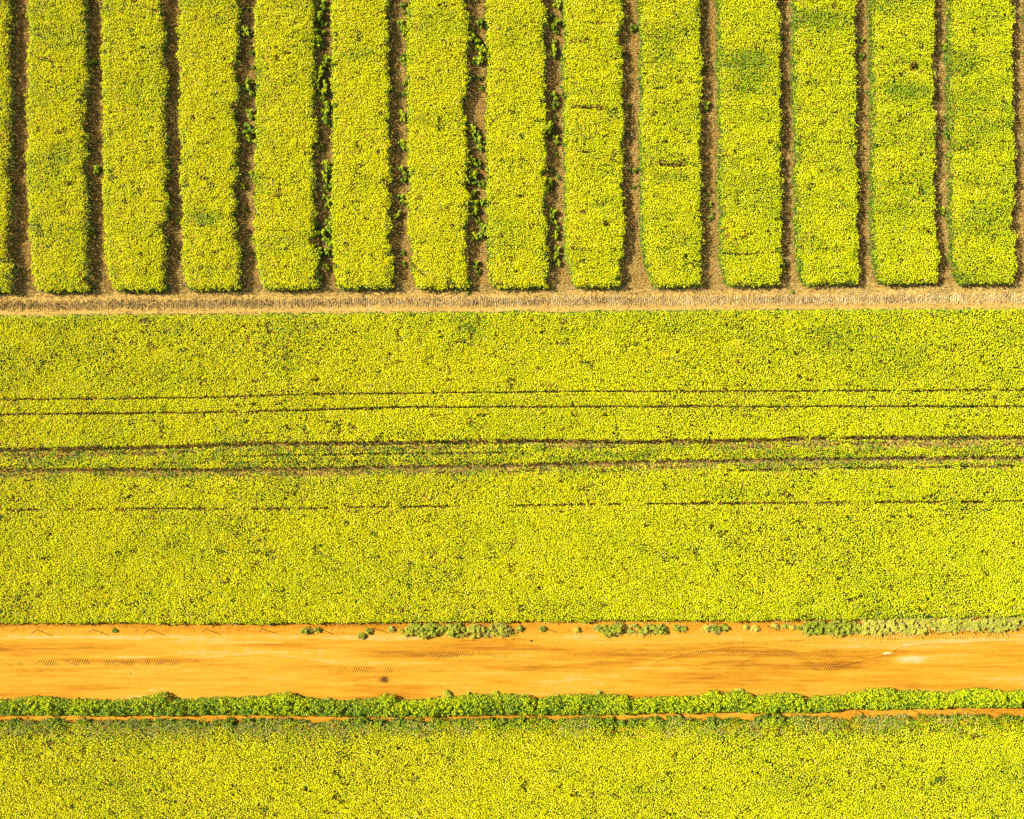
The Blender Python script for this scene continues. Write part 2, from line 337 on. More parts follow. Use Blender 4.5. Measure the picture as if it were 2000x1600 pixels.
names = {7: 'the middle strip, running straight up from the crossing track at the centre'}
STRIP_LABELS = {
 0: 'cut-off yellow flowering strip at the far left edge of the picture',
 1: 'yellow flowering strip, fifth to the left of the middle strip with its smooth edges',
}
ords = ['', 'first', 'second', 'third', 'fourth', 'fifth', 'sixth', 'seventh']
look = {-7: 'narrow slice of', -6: 'even', -5: 'tall bright', -4: 'green-patched', -3: 'notch-edged', -2: 'even golden', -1: 'bright', 0: 'pale',
        1: 'thin-streaked', 2: 'dark-gashed', 3: 'broad green-patched', 4: 'green-ended', 5: 'wide lime', 6: 'lime', 7: 'narrow slice of'}
for si in range(len(ALLEYS) - 1):
    off = si - 7
    def inside(px, py, si=si):
        le = alley_r(si, py); re = alley_l(si + 1, py); be = ip(px, BOT) + edge_noise(px, si + 70, 1.6, 22)
        dx = np.minimum(px - le, re - px); dy = be - py; R = np.where(px - le < re - px, 13.0, 5.0)
        corner = (dx < R) & (dy < R)
        return np.where(corner, R - np.hypot(R - dx, R - dy), np.minimum(dx, dy)), px - le, re - px
    if ALLEYS[si + 1][0][0] < -40 or ALLEYS[si][1][0] > 2060: continue
    px0 = ALLEYS[si][1][0] - 10; px1 = ALLEYS[si + 1][0][2] + 14
    g = Geo()
    X, Y, px, py = candidates(px0, px1, YTOP, 580, .082)
    d, dl, dr = inside(px, py)
    d = d + RNG.normal(0, 1.5, len(d)) + 8 * (vn(X * 3.4, Y * 3.4, 19) - .55)
    ok = d > -2.5; X, Y, px, py, d, dl, dr = [a[ok] for a in (X, Y, px, py, d, dl, dr)]
    green = np.clip(ell(px, py, GREEN) + .30 * sm(fbm(X * .22 + si, Y * .5, 15, 3), .52, .75) + .25 * sm(px, 1000, 1800) * sm(fbm(X * .5, Y * 1.2, 16), .4, .7) + (.22 if off >= 1 else .05) * (1 - sm(dl, 0, 9)), 0, 1)
    gash = np.where((np.abs(px - 1466) < 64), np.exp(-((py - 494 - 3 * np.sin(px / 28.0)) / 2.2) ** 2), 0)
    dens = sm(d, -2.5, 2.5) * .98 * (1 - gash * .9)
    hfac = .74 + .28 * sm(d, -2, 8)
    plant_crop(g, X, Y, px, py, dens, hfac, green)
    # leafy flanks down to the ground
    X, Y, px, py = candidates(px0, px1, YTOP, 580, .07)
    d, dl, dr = inside(px, py); ok = (d > -2) & (d < 6.5); X, Y, d, px = X[ok], Y[ok], d[ok], px[ok]; n = len(X)
    leaves(g, np.stack([X, Y, RNG.uniform(.03, .95, n) * (.6 + .4 * sm(d, -2, 5))], 1), .13, 1, np.clip(RNG.normal(.45 if off < 1 else .8, .22, n), 0, 1), tilt=.9)
    o = g.build('crop_strip', [M_FLOWER, M_LEAF])
    if off == 0: lab = 'pale yellow crop strip standing at the middle of the top edge'
    else: lab = f"{look[off]} yellow crop strip, {ords[abs(off)]} strip to the {'left' if off < 0 else 'right'} of the middle one"
    tag(o, lab, 'crop strip', 'parallel strips of yellow flowering crop')

# the wide field between the stubble track and the dirt road
MID_T = [(0, 617), (200, 615), (700, 611), (1100, 608), (1800, 603), (2000, 602)]
MID_B = [(0, 1219), (200, 1218), (500, 1219), (800, 1217), (1100, 1214), (1500, 1213), (1800, 1208), (2000, 1206)]
G3 = [(0, 880), (200, 877), (350, 873), (450, 868), (800, 866), (1000, 863), (1200, 864), (1400, 863), (1560, 858), (1640, 856), (1800, 857), (2000, 856)]
G4 = [(0, 921), (200, 919), (400, 920), (600, 918), (800, 914), (1000, 911), (1200, 905), (1500, 900), (1800, 897), (2000, 895)]
def gap(px, py, pts, w, s=1.0, dash=None, seed=0):
    w = w * (.55 + .9 * fbm(px / 16.0, seed * 2.3, 220 + seed, 2))
    y = ip(px, pts) + 2.2 * (fbm(px / 60.0, seed, 200 + seed) - .5); g = np.exp(-((py - y) / w) ** 4)
    if dash is not None: g = g * sm(fbm(px / 24.0, seed + .5, 210 + seed, 2), dash, dash + .16)
    return g * s
X, Y, px, py = candidates(XL, XR, 600, 1222, .083)
te = ip(px, MID_T) + edge_noise(px, 61, 2.0, 26); be = ip(px, MID_B) + edge_noise(px, 62, 3.0, 20)
d = np.minimum(py - te, be - py); ok = d > -2.5
X, Y, px, py, d = [a[ok] for a in (X, Y, px, py, d)]
g3 = ip(px, G3); g4 = ip(px, G4)
tanA = np.clip(sm(px, 380, 250) if False else (1 - sm(px, 280, 400)), 0, 1); tanB = sm(px, 1340, 1420)
gp = gap(px, py, G3, 5.0, 1, .10, 1)
gp = np.maximum(gp, .85 * np.exp(-((py - g3 - 10) / 7.0) ** 4) * np.maximum(tanA, tanB) * sm(fbm(px / 30., 3, 300), .25, .5))
gp = np.maximum(gp, .7 * np.exp(-((py - g3 - 9) / 4.0) ** 4) * sm(fbm(px / 45., 3, 301), .55, .65))
gp = np.maximum(gp, gap(px, py, G4, 5.0, 1, .10, 2))
gp = np.maximum(gp, .72 * np.exp(-((py - g4 - 8) / 4.5) ** 4) * sm(fbm(px / 50., 5, 302), .35, .55) * (1 - .6 * sm(px, 1350, 1450)))
gp = np.maximum(gp, gap(px, py, [(0, 781), (200, 779), (400, 777), (600, 770), (800, 768), (1100, 765), (1500, 764), (2000, 762)], 2.0, .95, .14, 3))
gp = np.maximum(gp, gap(px, py, [(0, 810), (200, 808), (400, 806), (600, 801), (800, 795), (1200, 794), (2000, 794)], 2.3, 1, .12, 4))
gp = np.maximum(gp, gap(px, py, [(0, 996), (200, 995), (500, 994), (800, 990), (1200, 985), (1400, 984), (2000, 979)], 2.3, .95, .33, 5))
gp = np.maximum(gp, gap(px, py, [(480, 891), (800, 886), (1000, 884)], 2.2, .8, .22, 6) * (px > 470) * (px < 1010))
gp = np.maximum(gp, gap(px, py, [(1430, 919), (1600, 916), (2000, 910)], 2.8, .9, .25, 7) * (px > 1420))
gp = np.maximum(gp, gap(px, py, [(300, 905), (800, 900)], 2, .5, .4, 8) * (px > 300) * (px < 800))
thin = sm(py, g3 + 2, g3 + 8) * (1 - sm(py, g4 + 8, g4 + 24))
green = np.clip(ell(px, py, GREEN) + .22 * sm(fbm(X * .25, Y * .4, 25, 3), .5, .75) + .55 * thin * sm(fbm(X * .8, Y * 2.0, 26), .38, .62) + .18 * (1 - sm(d, 0, 14)), 0, 1)
broad = fbm(X * .13, Y * .16, 27, 3)
dens = sm(d, -2.5, 3) * (1 - gp) * (1 - .18 * thin) * (.86 + .26 * sm(broad, .35, .6)) * (.93 - .10 * sm(py, 1150, 1215))
hfac = (.72 + .28 * sm(d, -2, 7)) * (1 - .18 * thin) * (1 - .45 * gp)
g = Geo(); plant_crop(g, X, Y, px, py, dens, hfac, green)
for (a, b) in ((603, 628), (1196, 1224)):
    X, Y, px, py = candidates(XL, XR, a, b, .075)
    d = np.minimum(py - ip(px, MID_T) - edge_noise(px, 61, 2.0, 26), ip(px, MID_B) + edge_noise(px, 62, 3.0, 20) - py); ok = (d > -3) & (d < 7); X, Y, d = X[ok], Y[ok], d[ok]; n = len(X)
    leaves(g, np.stack([X, Y, RNG.uniform(.03, .95, n) * (.5 + .5 * sm(d, -2, 5))], 1), .12, 1, np.clip(RNG.normal(.6, .25, n), 0, 1), tilt=.9)
    if a > 1000:
        k = RNG.uniform(0, 1, n) < .16; straws(g, np.stack([X[k], Y[k], RNG.uniform(.05, .5, k.sum())], 1), .3, .016, 2, RNG.uniform(.6, 1, k.sum()), rise=.5)
o = g.build('crop_field', [M_FLOWER, M_LEAF, M_STRAW])
tag(o, 'wide yellow flowering field crossed by thin dark wheel lines, between the stubble track and the orange road', 'crop field')

# the field below the hedge
LOW_T = [(0, 1416), (200, 1415), (500, 1416), (530, 1413), (700, 1415), (900, 1412), (1100, 1411), (1400, 1410), (1800, 1404), (2000, 1402)]
X, Y, px, py = candidates(XL, XR, 1400, YBOT, .084)
te = ip(px, LOW_T) + edge_noise(px, 63, 5.0, 16); d = py - te; ok = d > -2.5
X, Y, px, py, d = [a[ok] for a in (X, Y, px, py, d)]
mixed = (1 - sm(d, 8, 34)); wild = fbm(X * .5, Y * .5, 44)
green = np.clip(.48 * mixed + .45 * (1 - sm(d, 0, 55)) * sm(wild, .42, .66) + .2 * sm(fbm(X * .2, Y * .3, 45), .5, .75), 0, .95)
dens = sm(d, -2.5, 3) * (.92 - .12 * mixed) * (.9 + .2 * sm(fbm(X * .13, Y * .16, 46), .35, .6))
hfac = .50 + .28 * sm(d, 0, 14) + .22 * sm(d, 12, 40)
g = Geo(); plant_crop(g, X, Y, px, py, dens, hfac, green)
k = RNG.uniform(0, 1, len(X)) < .34 * mixed * sm(wild, .35, .6); m = k.sum()
straws(g, np.stack([X[k], Y[k], HC * hfac[k] + RNG.uniform(-.25, .05, m)], 1), .34, .016, 2, RNG.uniform(.45, .85, m), rise=.35)
X, Y, px, py = candidates(XL, XR, 1400, 1430, .08)
d = py - (ip(px, LOW_T) + edge_noise(px, 63, 5.0, 16)); ok = (d > -3) & (d < 7); X, Y = X[ok], Y[ok]; n = len(X)
leaves(g, np.stack([X, Y, RNG.uniform(.03, .6, n)], 1), .12, 1, np.clip(RNG.normal(.6, .25, n), 0, 1), tilt=.9)
o = g.build('crop_field', [M_FLOWER, M_LEAF, M_STRAW])
tag(o, 'yellow flowering field below the green hedge row, filling the bottom edge', 'crop field')

# ------------------------------------------------------------------ stubble and loose straw
def ground_pts(px0, px1, py0, py1, n):
    px = RNG.uniform(px0, px1, n); py = RNG.uniform(py0, py1, n); return px, py
g = Geo()
for i, (L, R) in enumerate(ALLEYS):
    if R[1] < XL or L[1] > XR: continue
    a = 1000 + (L[1] - 1000) * .985 - 10; b = 1000 + (R[1] - 1000) * .985 + 10
    px, py = ground_pts(a, b, YTOP, 575, 9500); n = len(px)
    c = (RNG.uniform(0, 1, n) < .65)
    py = np.where(c, np.round(py / 4.6) * 4.6 + RNG.normal(0, .5, n), py)          # drilled rows cross the alley
    ang = np.where(c, RNG.normal(0, .35, n) + np.pi * (RNG.uniform(0, 1, n) < .5), RNG.uniform(0, 2 * np.pi, n))
    tone = np.clip(RNG.normal(.58, .24, n) + .3 * (fbm(px / 30., py / 60., 90) - .5), 0, 1)
    straws(g, np.stack([wx(px), wy(py), RNG.uniform(.0, .07, n)], 1), .19, .018, 0, tone, ang=ang, rise=.30)
px, py = ground_pts(XL, XR, 556, 616, 46000); n = len(px)
u = (py - ip(px, TRK_T)) / (ip(px, TRK_B) - ip(px, TRK_T))
dn = .30 + (.25 + .5 * fbm(px / 40., 1, 36)) * np.exp(-((u - .55) / .16) ** 2) + .3 * (u < .2) - .3 * np.exp(-((u - .34) / .05) ** 2) - .3 * np.exp(-((u - .80) / .05) ** 2)
k = RNG.uniform(0, 1, n) < np.clip(dn, .04, 1); px, py, u = px[k], py[k], u[k]; n = len(px)
mid = np.abs(u - .55) < .2
px = np.where(mid & (RNG.uniform(0, 1, n) < .7), np.round(px / 4.4) * 4.4 + RNG.normal(0, .4, n), px)
ang = np.where(mid, np.pi / 2 + RNG.normal(0, .3, n), RNG.normal(0, .6, n))
for a, b, mt, w in ((mid, .55, 1, .020), (~mid, .5, 0, .016)):
    q = a & True; m = q.sum(); tone = np.clip(RNG.normal(b, .33, m) + .5 * (vn(px[q] / 9., 3, 35) - .5), 0, 1)
    straws(g, np.stack([wx(px[q]), wy(py[q]), RNG.uniform(.04, .09, m)], 1), .19, w, mt, tone, ang=ang[q], rise=.45)
# stubble under the wheel lines of the wide field
px, py = ground_pts(XL, XR, 855, 935, 30000); n = len(px)
k = (np.abs(py - ip(px, G3) - 9) < 11) | (np.abs(py - ip(px, G4) - 5) < 11); px, py = px[k], py[k]; n = len(px)
straws(g, np.stack([wx(px), wy(py), RNG.uniform(.01, .12, n)], 1), .18, .014, 0, np.clip(RNG.normal(.6, .22, n), 0, 1), rise=.35)
o = g.build('straw_stubble', [M_STRAW, M_GREY]); tag(o, 'dry straw and stubble lying in the alleys and on the tan track', kind='stuff')

# ------------------------------------------------------------------ hedge row
HT = [(-90, 1366), (0, 1372), (60, 1364), (120, 1370), (200, 1372), (260, 1370), (290, 1362), (306, 1357), (319, 1359), (326, 1372), (400, 1368), (500, 1366), (550, 1357), (562, 1357), (590, 1368), (660, 1374), (735, 1368), (750, 1361), (768, 1364), (778, 1373), (850, 1368), (930, 1362), (1000, 1360), (1035, 1363), (1047, 1372), (1080, 1362), (1200, 1361), (1225, 1364), (1240, 1371), (1270, 1366), (1370, 1366), (1390, 1355), (1402, 1353), (1412, 1361), (1440, 1354), (1458, 1357), (1478, 1366), (1510, 1360), (1550, 1358), (1568, 1364), (1577, 1372), (1592, 1364), (1640, 1362), (1680, 1357), (1700, 1352), (1750, 1349), (1765, 1355), (1800, 1353), (1850, 1358), (1920, 1348), (1970, 1356), (2090, 1350)]
HB = [(-90, 1401), (200, 1402), (330, 1402), (400, 1400), (600, 1403), (800, 1404), (1000, 1401), (1200, 1400), (1260, 1397), (1500, 1396), (1610, 1396), (1650, 1388), (1730, 1391), (1800, 1387), (2090, 1384)]
g = Geo(); HH = 1.15
px, py = ground_pts(XL, XR, 1344, 1408, 150000); n = len(px)
tp = ip(px, HT) + 2.5 * (fbm(px / 9., 1, 91) - .5) * 2; bt = ip(px, HB) + 2.2 * (fbm(px / 8., 2, 92) - .5) * 2
u = (py - tp) / (bt - tp); ok = (u > 0) & (u < 1); px, py, u = px[ok], py[ok], u[ok]; n = len(px)
prof = np.sqrt(np.clip(1 - (2 * u - 1) ** 2, 0, 1)) ** .8
bump = .45 * (vn(px / 14., py / 14., 93) - .5) + .45 * (vn(px / 5., py / 5., 94) - .5) + .15 * (vn(px / 40., 3, 95) - .5)
top = np.maximum(.1, HH * (.30 + .70 * prof) + bump * prof)
shell = RNG.uniform(0, 1, n) < .60
z = np.where(shell, top - np.abs(RNG.normal(0, .06, n)), top * RNG.uniform(.05, .9, n))
z = np.maximum(z, .03)
hx = wx(px, HH); hy = wy(py, HH)
P = np.stack([hx, hy, z], 1)
tone = np.clip(.50 + RNG.normal(0, .22, n) + .30 * (fbm(px / 30., py / 12., 96) - .5) - .12 * u, 0, .92)
leaves(g, P, .115, 0, tone, tilt=.8)
k = shell & (RNG.uniform(0, 1, n) < (.36 - .26 * u) * (.5 + sm(fbm(px / 40., 7, 97), .35, .7) + .6 * sm(px, 1450, 1700)))
m = k.sum(); blossoms(g, P[k] + [0, 0, .05], RNG.uniform(.04, .065, m), 1, np.clip(RNG.normal(.35, .2, m), 0, .9))
o = g.build('hedge', [M_HEDGE, M_FLOWER]); tag(o, 'long bushy green hedge row along the lower side of the orange road', 'hedge')

# ------------------------------------------------------------------ single plants, bushes, weeds
def bush_parts(R, Hh, n_leaf, n_fl, leafmat, tone_mu, leaf=.10, straw=0):
    gl = Geo(); gb = Geo(); nb = max(11, int(R * 12))
    # several shoots, each a small dome of leaves on a stem
    cx = RNG.uniform(-1, 1, nb) * R * .8; cy = RNG.uniform(-1, 1, nb) * R * .8; cr = RNG.uniform(.15, .42, nb) * R; ch = Hh * RNG.uniform(.55, 1, nb) * (1 - .3 * (cx ** 2 + cy ** 2) / R ** 2)
    for i in range(nb): straws(gl, np.array([[cx[i] * .3, cy[i] * .3, 0.0]]), float(ch[i]) * .8, .018, 0, .2, ang=np.array([math.atan2(cy[i], cx[i])]), rise=1.2)
    w = RNG.integers(0, nb, n_leaf); a = RNG.uniform(0, 2 * np.pi, n_leaf); q = RNG.uniform(0, 1, n_leaf) ** .6
    x = cx[w] + np.cos(a) * q * cr[w]; y = cy[w] + np.sin(a) * q * cr[w]
    z = ch[w] * (.35 + .65 * np.sqrt(1 - q ** 2 * .95)) * RNG.uniform(.55, 1.05, n_leaf) + .02
    leaves(gl, np.stack([x, y, z], 1), leaf, 0, np.clip(RNG.normal(tone_mu, .2, n_leaf), 0, 1), tilt=.8)
    if straw: straws(gl, np.stack([x[:straw], y[:straw], z[:straw] * .7], 1), .2, .014, 1, RNG.uniform(.6, 1, straw), rise=.7)
    if n_fl:
        w = RNG.integers(0, nb, n_fl); a = RNG.uniform(0, 2 * np.pi, n_fl); q = RNG.uniform(0, 1, n_fl) ** .6
        blossoms(gb, np.stack([cx[w] + np.cos(a) * q * cr[w], cy[w] + np.sin(a) * q * cr[w], ch[w] * (.45 + .6 * np.sqrt(1 - q ** 2 * .9)) + .05], 1), RNG.uniform(.018, .036, n_fl), 0, np.clip(RNG.normal(.5, .2, n_fl), 0, .9))
    return gl, (gb if n_fl else None)
PROTO = []
for k in range(5):
    gl, gb = bush_parts(.36, .62, 270, [70, 110, 14, 46, 150][k], M_LEAF, [.9, .85, .95, .95, .8][k], leaf=.12)
    PROTO.append((gl.mesh('leaves', [M_LEAF, M_STRAW]), gb.mesh('blossoms', [M_FLOWER])))
def volunteer(px, py, r, kind, label, group):
    o = empty('flowering_plant', (float(wx(px)), float(wy(py)), 0)); o.rotation_euler[2] = float(RNG.uniform(0, 6.28)); s = r * S / .30
    e = float(RNG.uniform(.7, 1.1)); o.rotation_euler[2] = float(RNG.normal(0, .5)); o.scale = (s * e, s * 1.25 / e ** .5, s * .9 + .15)
    for me, nm in zip(PROTO[kind], ('leaves', 'blossoms')):
        c = bpy.data.objects.new(nm, me); COL.objects.link(c); c.parent = o
    tag(o, label, 'plant', group)
# plants that came up in the alleys: alley index -> (px, py, radius px, prototype)
VOL = {
 3: [(345, 428, 4, 2)],
 4: [(481, 15, 3, 0), (477, 60, 8, 4), (489, 101, 4, 2), (492, 131, 4, 2), (481, 160, 7, 1), (486, 178, 8, 0), (486, 222, 7, 0), (484, 255, 9, 2), (484, 268, 6, 1), (476, 408, 4, 2), (490, 340, 6, 1), (492, 468, 4, 0), (472, 362, 5, 4)],
 5: [(628, 8, 8, 0), (622, 32, 9, 1), (630, 45, 5, 2), (626, 62, 7, 0), (620, 80, 9, 1), (634, 118, 8, 0), (624, 140, 9, 4), (617, 160, 8, 4), (633, 168, 8, 4), (628, 186, 8, 0), (637, 205, 7, 1), (633, 226, 9, 0), (639, 240, 5, 2), (617, 265, 6, 0), (626, 288, 5, 2), (637, 324, 9, 1), (632, 345, 8, 4), (637, 366, 6, 2),
     (635, 385, 5, 0), (640, 396, 7, 1), (610, 445, 8, 2), (640, 440, 8, 0), (630, 462, 9, 0), (648, 452, 9, 2), (640, 482, 10, 0), (622, 492, 8, 4), (612, 508, 7, 1), (635, 520, 6, 4), (625, 545, 5, 2), (652, 430, 7, 2)],
 6: [(785, 10, 5, 2), (788, 24, 3, 2), (783, 48, 7, 0), (788, 60, 6, 1), (787, 108, 5, 2), (787, 120, 6, 0), (789, 160, 4, 1), (789, 182, 5, 2), (798, 182, 5, 2), (785, 226, 8, 4), (786, 281, 8, 1), (786, 334, 7, 0), (787, 352, 5, 2), (783, 388, 7, 0), (775, 418, 7, 4), (786, 494, 4, 2), (788, 516, 4, 0)],
 7: [(936, 45, 7, 2), (922, 58, 4, 0), (926, 78, 9, 0), (937, 96, 8, 4), (935, 115, 9, 1), (922, 150, 4, 2), (936, 150, 4, 2), (939, 172, 4, 2), (922, 250, 7, 4), (927, 265, 7, 2), (934, 280, 9, 0), (922, 313, 7, 4), (934, 322, 6, 2), (924, 340, 8, 1), (928, 355, 7, 2), (940, 362, 6, 2), (925, 376, 5, 0), (936, 398, 9, 0), (927, 412, 7, 1), (940, 450, 9, 0), (934, 432, 5, 2), (926, 460, 6, 4), (928, 517, 6, 0), (934, 532, 4, 2), (912, 562, 4, 2), (914, 572, 3, 2)],
 8: [(1087, 4, 8, 4), (1070, 30, 6, 2), (1083, 45, 8, 0), (1086, 60, 5, 2), (1083, 82, 5, 2), (1080, 98, 8, 4), (1082, 188, 7, 0), (1103, 186, 4, 2), (1083, 205, 6, 2), (1084, 229, 4, 2), (1070, 250, 11, 1), (1085, 272, 6, 0), (1086, 302, 4, 2), (1077, 335, 4, 2), (1090, 346, 4, 2), (1074, 356, 7, 1), (1073, 368, 5, 2), (1078, 416, 7, 0), (1077, 424, 5, 2), (1086, 440, 6, 0), (1084, 457, 6, 4), (1087, 490, 7, 0), (1083, 503, 6, 1), (1090, 512, 5, 4)],
 9: [(1235, 52, 6, 2), (1250, 8, 4, 2), (1228, 203, 4, 2), (1230, 330, 3, 2), (1240, 332, 4, 2), (1238, 364, 3, 2), (1254, 289, 4, 2), (1254, 402, 4, 2), (1255, 480, 4, 0)],
 10: [(1375, 131, 4, 2), (1380, 205, 6, 0), (1388, 425, 4, 2), (1393, 416, 3, 2), (1380, 379, 3, 2), (1387, 398, 4, 0)],
 11: [(1528, 73, 4, 2), (1530, 520, 5, 0), (1562, 284, 8, 2), (1562, 345, 5, 2), (1556, 440, 7, 0), (1562, 500, 8, 1), (1560, 520, 6, 0)],
 12: [(1683, 108, 5, 2), (1685, 76, 4, 0), (1683, 348, 3, 2), (1704, 136, 3, 2), (1713, 284, 6, 2), (1712, 510, 6, 0), (1550, 570, 3, 2)],
 2: [(178, 120, 6, 0), (186, 330, 7, 1), (180, 455, 5, 2)],
 13: [(1845, 90, 5, 0), (1850, 260, 5, 2), (1842, 410, 6, 1)],
}
aname = {}
for i in VOL:
    c = i - 7.5
    k = int(abs(c) + .5) if c > 0 else int(abs(c) + .5)
    aname[i] = f"{ords[k]} alley {'left' if c < 0 else 'right'} of centre"
big = ['', 'first', 'second', 'third', 'fourth', 'fifth', 'sixth', 'seventh', 'eighth', 'ninth', 'tenth'] + [f'{n}th' for n in range(11, 40)]
big[21] = '21st'; big[22] = '22nd'; big[23] = '23rd'; big[31] = '31st'
for i, L in VOL.items():
    for j, (px, py, r, kd) in enumerate(sorted(L, key=lambda q: q[1])):
        lk = 'green leafy plant' if kd == 2 else ('yellow flowering plant' if kd in (1, 4) else 'green and yellow plant')
        h = .6; volunteer(1000 + (px - 1000) * (1 - h * .8 / H), 800 + (py - 800) * (1 - h * .8 / H), r, kd, f"{lk}, {big[j + 1]} from top in the {aname[i]}", 'plants growing in the bare alleys')

# weeds on the upper verge of the road, each patch its own mesh
def weed(px, py, rx, ry, hgt, tone, label, group, cat='weed', name='weed_clump', mats=None, fl=0.04, straw=.12):
    g = Geo(); n = int(np.pi * rx * ry * 3.2) + 30
    a = RNG.uniform(0, 2 * np.pi, n); q = np.sqrt(RNG.uniform(0, 1, n)); wob = .55 + .95 * vn(np.cos(a) * 2.6 + px, np.sin(a) * 2.6 + py, 400)
    ux = np.cos(a) * q * rx * wob; uy = np.sin(a) * q * ry * wob; out = RNG.uniform(0, 1, n) < (.22 if rx >= 8 else .06); ux = ux + out * RNG.normal(0, .35, n) * min(rx, 12); uy = uy + out * RNG.normal(0, .3, n) * ry
    lum = vn((px + ux) / 5., (py + uy) / 5., 401)
    k = (lum > .28) | (rx < 8); ux, uy, q, lum = ux[k], uy[k], np.clip(q[k] + .5 * out[k], 0, 1), lum[k]; n = len(ux)
    z = np.maximum(.02, hgt * (.35 + .65 * np.sqrt(1 - q ** 2 * .9)) * (.5 + .75 * lum) * np.where(RNG.uniform(0, 1, n) < .7, RNG.uniform(.85, 1.05, n), RNG.uniform(.2, .9, n)))
    P = np.stack([ux * S, -uy * S, z], 1)
    leaves(g, P, .10, 0, np.clip(tone + RNG.normal(0, .2, n) + .3 * (lum - .5), 0, 1), tilt=.8)
    k = RNG.uniform(0, 1, n) < straw; straws(g, P[k] * [1, 1, .8], .2, .014, 1, RNG.uniform(.6, 1, k.sum()), rise=.5)
    k = RNG.uniform(0, 1, n) < fl; blossoms(g, P[k] + [0, 0, .04], .045, 2, np.clip(RNG.normal(.4, .2, k.sum()), 0, .9))
    z0 = .07 if py < 1300 else .03
    o = g.build(name, mats or [M_WEED, M_STRAW, M_FLOWER], loc=(float(wx(px)), float(wy(py)), z0)); tag(o, label, cat, group)
GV = 'weeds on the upper verge of the orange road'
W = [(225, 1230, 4, 4, .25, .35, 'tiny green weed at the far left of the upper verge'),
     (600, 1231, 10, 6, .4, .45, 'low green weed patch left of the other verge patches, beside a post shadow'), (622, 1229, 6, 4, .3, .4, 'small green weed just right of the low patch beside a post shadow'),
     (707, 1241, 6, 6, .35, .4, 'round green weed lying nearest the road, left of the long shrubby clump'), (720, 1231, 6, 5, .35, .45, 'small weed touching the foot of a thin fence post left of the long clump'),
     (764, 1228, 6, 5, .3, .7, 'small pale weed just left of the long shrubby clump'), (1015, 1227, 6, 6, .35, .5, 'single round weed right of the long shrubby clump'),
     (1058, 1227, 6, 5, .35, .5, 'weed at the foot of a fence post right of the single round weed'), (1126, 1229, 6, 4, .3, .75, 'small straw-coloured weed in the open part of the verge'),
     (1165, 1226, 7, 5, .3, .7, 'pale weed just left of the dense middle clump'), (1322, 1226, 7, 6, .4, .5, 'small pale weed right of the wide middle clump'), (1334, 1227, 5, 5, .35, .5, 'darker small weed beside the pale one, right of the wide middle clump'),
     (1380, 1225, 8, 6, .4, .7, 'pale weed patch left of the round green one at a fence post'), (1396, 1227, 8, 7, .45, .45, 'round green weed at the foot of a fence post'), (1414, 1224, 6, 6, .4, .5, 'small green weed just right of a fence post'),
     (1456, 1224, 5, 4, .25, .85, 'faint dry weed tuft in the right half of the verge'), (1474, 1226, 7, 5, .3, .9, 'straw-coloured tuft with white stalks in the right half of the verge'), (1512, 1222, 6, 5, .3, .8, 'dry tuft beside a fence post near the long right clump'),
     (1531, 1222, 6, 4, .3, .55, 'small green weed just left of the long right clump'), (1545, 1223, 5, 4, .25, .8, 'small dry weed touching the long right clump')]
for px, py, rx, ry, h, t, lab in W: weed(px, py, rx, ry, h, t, lab, GV)
for px, py, rx, ry, h, t, lab in [(825, 1229, 42, 12, .6, .55, 'long shrubby weed clump with pale lower edge on the verge'), (887, 1229, 20, 11, .6, .5, 'green shrubby clump at the right end of the long pale-edged one'),
     (932, 1230, 22, 11, .6, .6, 'shrubby weed clump with a bright green middle on the verge'), (975, 1229, 24, 12, .6, .6, 'straw-edged shrubby clump ending the left group on the verge'),
     (1196, 1228, 20, 11, .65, .5, 'dense round green clump in the middle of the verge'), (1252, 1227, 24, 10, .5, .6, 'wide pale green clump right of the dense round one'), (1286, 1227, 16, 9, .5, .5, 'green clump at the right end of the wide pale one'),
     (1590, 1225, 30, 11, .6, .4, 'bright green shrubby clump starting the long right group on the verge'), (1640, 1224, 34, 13, .65, .45, 'greenest shrubby clump of the long right group'),
     (1700, 1222, 36, 14, .55, .75, 'dry straw-coloured clump in the long right group'), (1768, 1220, 42, 16, .55, .75, 'dry pale clump at the right picture edge of the verge'), (1850, 1218, 48, 15, .55, .65, 'pale clump farthest right but one on the verge'), (1945, 1216, 56, 15, .6, .6, 'pale clump at the far right end of the verge')]:
    weed(px, py, rx, ry, h, t, lab, GV, 'weed', 'shrubby_weed', fl=.06, straw=.22 if t > .55 else .08)
for px, py, r, lab in [(872, 1352, 6, 'sparse yellow-green sprig above the hedge, left of the middle'), (878, 1358, 4, 'short sprig touching the hedge left of the middle'), (915, 1353, 3, 'tiny sprig on the road just above the hedge'), (968, 1353, 6, 'upright yellow-green sprig above the hedge at the middle'),
                  (1166, 1351, 5, 'small sprig above the hedge right of the middle'), (1440, 1350, 9, 'thin-leaved sprig sticking out of the hedge into the road'), (642, 1366, 5, 'little sprig above the hedge left of the scuffed patch')]:
    weed(px, py, r, r * .8, .35, .7, lab, 'sprigs between hedge and road', fl=.1)
